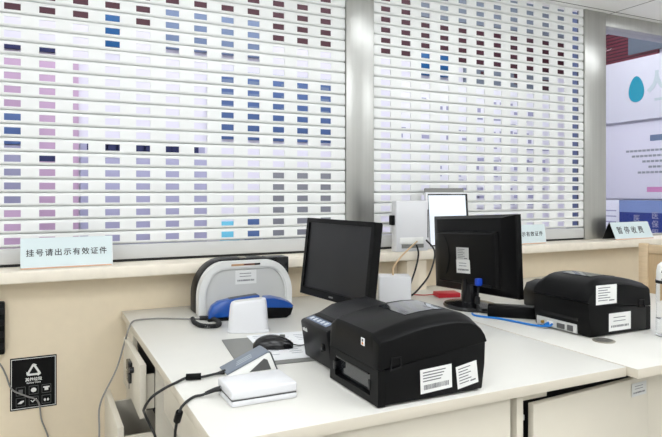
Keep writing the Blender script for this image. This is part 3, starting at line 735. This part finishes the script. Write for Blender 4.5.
# wedge terminal and white power box
wt = thing('card_terminal', 'slate topped white wedge terminal behind the white box', 'terminal', (.412, 1.453, .75))
prof = [(.0, .0), (.0, .004), (.104, .047), (.110, .046), (.128, .002), (.128, .0)]
mb = MB(); mb.prism(prof, 'xz', -.032, .032, .002); mb.build('body', M['offwhite'], wt)
mb = MB(); mb.prism([(.0, .0045), (.104, .0475), (.110, .0465), (.1105, .0485), (.104, .0510), (-.002, .0080)], 'xz', -.033, .033, .001); top = mb.build('top_cover', M['slate'], wt)
mb = MB()
Ft = frame((.048, 0, .0286), (.924, 0, .382), (0, 1, 0))
for k in range(3): mb.box(-.022+.004*k, .022+.002*k, -.016+.010*k, -.0135+.010*k, -.0002, .0004, mtx=Ft)
mb.build('lettering', M['slate_text'], top)
mb = MB(); mb.prism([(.056, .005), (.094, .034), (.103, .030), (.113, .005)], 'xz', -.0328, -.031); mb.build('side_window', M['midgrey'], wt)
mb = MB(); mb.prism([(.1112, .046), (.1295, .001), (.1315, .001), (.1132, .047)], 'xz', -.032, .032); mb.build('back_plate', M['midgrey'], wt)
mb = MB()
W_ = lambda pts, o: [(x-o[0], y-o[1], z-o[2]) for x, y, z in pts]
wo = (.412, 1.453, .75)
mb.tube([(.0, -.005, .006), (-.022, -.012, .006), (-.062, -.024, .0065), (-.078, -.020, .0065), (-.095, -.014, .0065), (-.125, -.034, .004)]
        + W_([(.257, 1.392, .7535), (.228, 1.392, .737), (.217, 1.42, .705), (.224, 1.46, .680), (.24, 1.484, .641), (.252, 1.474, .610), (.265, 1.46, .54), (.27, 1.45, .40)], wo), .0032, 8, 8)
mb.tube([(.002, -.005, .006), (-.022, -.012, .006)], .0055, 8, 1, lambda t: .0062-.003*t)
c1 = mb.build('cable', M['black_soft'], wt)
mb = MB(); mb.tube([(-.062, -.024, .0085), (-.078, -.020, .0085), (-.096, -.0145, .0085)], .0078, 10, 3); mb.build('ferrite', M['black'], c1)

pwb = thing('power_box', 'flat white power box on the front of the desk', 'power box', (.434, 1.265, .75))
mb = MB(); mb.box(-.074, .074, -.054, .054, .0, .0128, .004); mb.build('lower_shell', M['white_plastic'], pwb)
mb = MB(); mb.box(-.0725, .0725, -.0525, .0525, .0127, .0145); mb.build('seam', M['midgrey'], pwb)
mb = MB(); mb.box(-.074, .074, -.054, .054, .0144, .036, .005, 3); mb.build('upper_shell', M['white_plastic'], pwb)
mb = MB()
po = (.434, 1.265, .75)
mb.tube([(-.072, .030, .017), (-.092, .036, .013), (-.112, .036, .007)]
        + W_([(.305, 1.305, .7545), (.285, 1.285, .7540), (.272, 1.268, .752)]+[(0.268, 1.267, 0.748), (0.264, 1.263, 0.741), (0.262, 1.279, 0.718), (0.262, 1.294, 0.693), (0.262, 1.299, 0.676)]+[(.262, 1.33, .50), (.265, 1.34, .3)], po), .0030, 8, 8)
mb.tube([(-.073, .030, .017), (-.086, .0345, .0145), (-.106, .036, .009)], .006, 10, 3, lambda t: .0066-.0028*t)
c2 = mb.build('cable', M['black_soft'], pwb)
mb = MB(); mb.tube(W_([(0.264, 1.263, 0.741), (0.262, 1.279, 0.718)], po), .0078, 10, 3); mb.build('ferrite', M['black'], c2)

# ------------------------------------------------------------------ things around the right monitor
ab = thing('adapter_box', 'white cube shaped adapter box beside the left monitor', 'adapter box', (1.262, 2.02, .75), (0, 0, math.radians(-27)))
MB().box(-.062, .062, -.05, .05, 0, .122, .005).build('body', M['white_plastic'], ab)
MB().box(-.0635, -.0615, -.04, .04, .015, .105, .001).build('side_vent', M['lightgrey'], ab)
mb = MB(); mb.tube([(-.005, 0, .121), (-.002, .01, .15), (.03, .06, .185), (.07, .11, .215), (.115, .205, .238)], .0036, 8)
mb.build('cable', M['cable_tan'], ab)
mb = MB(); mb.tube([(1.545, 2.283, .96), (1.55, 2.275, .92), (1.535, 2.272, .86), (1.49, 2.25, .79), (1.44, 2.21, .757), (1.43, 2.16, .7545), (1.49, 2.175, .785), (1.56, 2.20, .84), (1.60, 2.22, .93), (1.595, 2.278, .98)], .0040, 8, 10)
tag(mb.build('power_cable', M['black_soft']), 'black cable hanging from the white terminal to the desk', 'cable')
rp = thing('ink_pad', 'red flat box with a red cord beside the right monitor stand', 'ink pad', (1.58, 2.105, .75), (0, 0, math.radians(-15)))
MB().box(-.05, .05, -.035, .035, 0, .020, .004).build('case', M['red'], rp)
mb = MB(); mb.tube([(-.048, 0, .012), (-.09, .03, .004), (-.13, .06, .003), (-.16, .11, .003)], .0022, 6); mb.build('cord', M['red'], rp)
sl = thing('power_brick', 'flat black power brick in front of the right monitor stand', 'power brick', (1.535, 1.655, .75), (0, 0, math.radians(-44)))
MB().box(-.088, .088, -.025, .025, 0, .042, .004).build('body', M['black'], sl)
MB().box(-.0882, -.086, -.012, .012, .012, .030).build('socket', M['dark_slot'], sl)
bk = thing('desk_device', 'rounded black device behind the right printer', 'device', (1.795, 1.74, .75), (0, 0, math.radians(-20)))
pts = [(-.07, 0), (.07, 0), (.075, .05), (.06, .085), (.02, .102), (-.02, .102), (-.06, .088), (-.075, .05)]
mb = MB(); mb.loft(humps(pts, .08, .02)); mb.build('shell', M['black'], bk, smooth=50)
MB().box(-.055, .055, -.085, -.078, .012, .05, .003).build('front_panel', M['charcoal'], bk)
mb = MB(); mb.tube([(1.432, 1.755, .754), (1.418, 1.725, .754), (1.432, 1.685, .754), (1.458, 1.645, .754), (1.474, 1.58, .754), (1.485, 1.50, .756), (1.497, 1.452, .762), (1.5125, 1.45, .7675)], .0036, 8, 8)
mb.tube([(1.492, 1.462, .762), (1.512, 1.465, .768)], .006, 6, 1)
tag(mb.build('network_cable', M['cable_blue']), 'blue network cable running into the back of the right printer', 'cable')

# bottle
bt = thing('water_bottle', 'clear water bottle with a white cap at the right edge of the desk', 'bottle', (1.760, 1.220, .75))
mb = MB(); mb.lathe([(.026, .0), (.032, .003), (.033, .01), (.0325, .06), (.0312, .085), (.0325, .11), (.033, .16), (.030, .175)], 32); mb.build('body', M['bottle_clear'], bt)
mb = MB(); mb.lathe([(.031, .172), (.032, .176), (.0315, .205), (.028, .222), (.018, .231), (0, .233)], 32); cap = mb.build('cap', M['offwhite'], bt)
mb = MB(); mb.lathe([(.0335, .166), (.0345, .168), (.0345, .174), (.0335, .176)], 32); mb.build('collar', M['black_gloss'], bt)
mb = MB(); mb.tube([(-.034+.014*math.cos(t)*.4, -.012+.012*math.cos(t), .192+.018*math.sin(t)) for t in [2*PI*k/16 for k in range(17)]], .0026, 6, 2); mb.build('carry_ring', M['black_gloss'], cap)
mb = MB(); mb.lathe([(.029, .004), (.029, .055), (.0, .0555)], 24); mb.build('water', M['bottle_clear'], bt)

# chair beyond the right desk
ch = thing('wooden_chair', 'light wooden chair with a framed panel back beyond the right printer', 'chair', (2.84, 1.86, 0), (0, 0, math.radians(110)))
MB().box(-.22, .22, -.42, .0, .43, .455, .006).build('seat', M['wood'], ch)
for x in (-.2, .2):
    MB().box(x-.022, x+.022, -.02, .02, 0, .94, .005).build('back_post', M['wood'], ch)
    MB().box(x-.02, x+.02, -.41, -.37, 0, .43, .004).build('leg', M['wood'], ch)
MB().box(-.178, .178, -.016, .016, .89, .935, .005).build('top_rail', M['wood'], ch)
MB().box(-.178, .178, -.016, .016, .52, .56, .005).build('lower_rail', M['wood'], ch)
MB().box(-.178, .178, -.006, .006, .56, .89, 0).build('back_panel', M['wood_panel'], ch)

# ------------------------------------------------------------------ wall under the ledge
rs = thing('recycling_sign', 'black recycling sign with white symbols on the wall under the ledge', 'sign', (-.016, WY-.0015, .43))
MB().box(-.0745, .0745, -.0015, .0015, 0, .184).build('plate', M['poster_black'], rs)
Fs = frame((0, -.0016, 0), (1, 0, 0), (0, 0, 1))
mb = MB()
mb.ring([(-.071, .004), (.071, .004), (.071, .180), (-.071, .180)], [(-.069, .006), (.069, .006), (.069, .178), (-.069, .178)], 'xy', 0, .0004, mtx=Fs)
mb.build('border', M['poster_white'], rs)
mb = MB()
T = [Vector((0, .165, 0)), Vector((-.027, .118, 0)), Vector((.027, .118, 0))]; cen = (T[0]+T[1]+T[2])/3
for k in range(3):
    a, b = T[k], T[(k+1) % 3]; d = (b-a).normalized(); nrm = Vector((-d.y, d.x, 0)); 
    if (cen-a).dot(nrm) < 0: nrm = -nrm
    L_ = (b-a).length
    q = [a+d*.006, a+d*(L_-.014), a+d*(L_-.014)-nrm*.004, a+d*(L_-.004)+nrm*.003, a+d*(L_-.014)+nrm*.011, a+d*(L_-.014)+nrm*.007, a+d*.012+nrm*.007]
    mb.prism([(p.x, p.y) for p in q], 'xy', 0, .0005, mtx=Fs)
mb.build('recycling_symbol', M['poster_white'], rs)
mb = MB(); text_mesh(mb, '其他垃圾', .0135, Fs @ Matrix.Translation((0, .1035, .0002)), .0002, .0003); text_mesh(mb, 'Residual Waste', .0072, Fs @ Matrix.Translation((0, .0925, .0002)), .0002, .0001)
mb.build('lettering', M['poster_white'], rs)
for j in range(2):
    for i in range(3):
        cx, cy = -.041+.041*i, .066-.038*j
        mb = MB()
        mb.ring([(cx-.015, cy-.015), (cx+.015, cy-.015), (cx+.015, cy+.015), (cx-.015, cy+.015)], [(cx-.0138, cy-.0138), (cx+.0138, cy-.0138), (cx+.0138, cy+.0138), (cx-.0138, cy+.0138)], 'xy', 0, .0004, mtx=Fs)
        mb.m = 1
        k = j*3+i
        if k == 0: mb.prism([(cx-.006, cy-.008), (cx+.006, cy-.008), (cx+.007, cy+.006), (cx-.007, cy+.006)], 'xy', 0, .0004, mtx=Fs)
        elif k == 1: mb.prism([(cx+u, cy+v) for u, v in ellipse(.009, .008, 12)], 'xy', 0, .0004, mtx=Fs)
        elif k == 2: mb.prism([(cx-.010, cy+.008), (cx-.010, cy+.003), (cx-.006, cy+.003), (cx-.006, cy-.006), (cx+.006, cy-.006), (cx+.006, cy+.003), (cx+.010, cy+.003), (cx+.010, cy+.008)], 'xy', 0, .0004, mtx=Fs)
        elif k == 3: mb.prism([(cx-.010, cy-.005), (cx+.002, cy-.006), (cx+.010, cy+.001), (cx+.010, cy+.005), (cx+.0, cy+.004), (cx-.004, cy)], 'xy', 0, .0004, mtx=Fs)
        elif k == 4: mb.prism([(cx-.010, cy+.001), (cx-.008, cy+.003), (cx-.003, cy-.002), (cx+.008, cy+.008), (cx+.010, cy+.006), (cx-.003, cy-.006)], 'xy', 0, .0004, mtx=Fs)
        else:
            for s in (-1, 1): mb.prism([(cx+s*.005+u, cy-.002+v) for u, v in ellipse(.0035, .005, 10)], 'xy', 0, .0004, mtx=Fs)
        mb.build('waste_icon', [M['poster_grey'], M['poster_grey'] if k in (0,) else M['poster_white']], rs)
ol = thing('power_strip', 'black upright power strip on the wall at the far left edge', 'power strip', (-.135, WY-.015, .638))
MB().box(-.03, .03, -.015, .015, 0, .182, .006).build('body', M['black'], ol)
for k in range(4):
    mb = MB(); mb.box(-.012, .026, -.018, -.014, .02+.04*k, .042+.04*k, .002); mb.build('socket', M['charcoal'], ol)
mb = MB(); mb.tube([(-.16, 2.378, .66), (-.12, 2.376, .601), (-.102, 2.376, .56), (-.084, 2.376, .509), (-.043, 2.374, .482), (-.002, 2.374, .455), (.009, 2.374, .389), (.03, 2.372, .325), (.06, 2.366, .2), (.05, 2.35, .02)], .0028, 8, 8)
tag(mb.build('wall_cable', M['cable_grey']), 'grey cable hanging across the black recycling sign', 'cable')
mb = MB(); mb.tube([(.515, 2.10, .7535), (.469, 2.118, .7535), (.385, 2.168, .7535), (.315, 2.18, .7535), (.288, 2.15, .7535), (.272, 2.10, .745), (.255, 2.085, .70), (.228, 2.07, .62), (.176, 2.03, .53), (.170, 2.0, .45), (.165, 1.98, .3), (.16, 1.98, .1), (.17, 2.0, .004)], .0028, 8, 8)
tag(mb.build('desk_cable', M['cable_grey']), 'grey cable running off the back left corner of the desk', 'cable')

# ------------------------------------------------------------------ world, camera, view
wd_ = bpy.data.worlds.new('World'); bpy.context.scene.world = wd_; wd_.use_nodes = True
wd_.node_tree.nodes['Background'].inputs[0].default_value = (.9, .95, 1, 1); wd_.node_tree.nodes['Background'].inputs[1].default_value = .3
cam = bpy.data.cameras.new('camera'); co = bpy.data.objects.new('camera', cam); C.objects.link(co)
co.location = (0, 0, 1.2); co.rotation_euler = (PI/2, 0, -math.atan2(.438, .899))
cam.sensor_width = 36; cam.lens = 600/662*36; cam.shift_y = -26.5/662; cam.clip_start = .02
sc = bpy.context.scene; sc.camera = co
sc.view_settings.view_transform = 'Standard'; sc.view_settings.look = 'None'; sc.view_settings.gamma = 1; sc.view_settings.use_curve_mapping = False
sc.view_settings.exposure = 0.0
sc.cycles.max_bounces = 8; sc.cycles.use_denoising = True
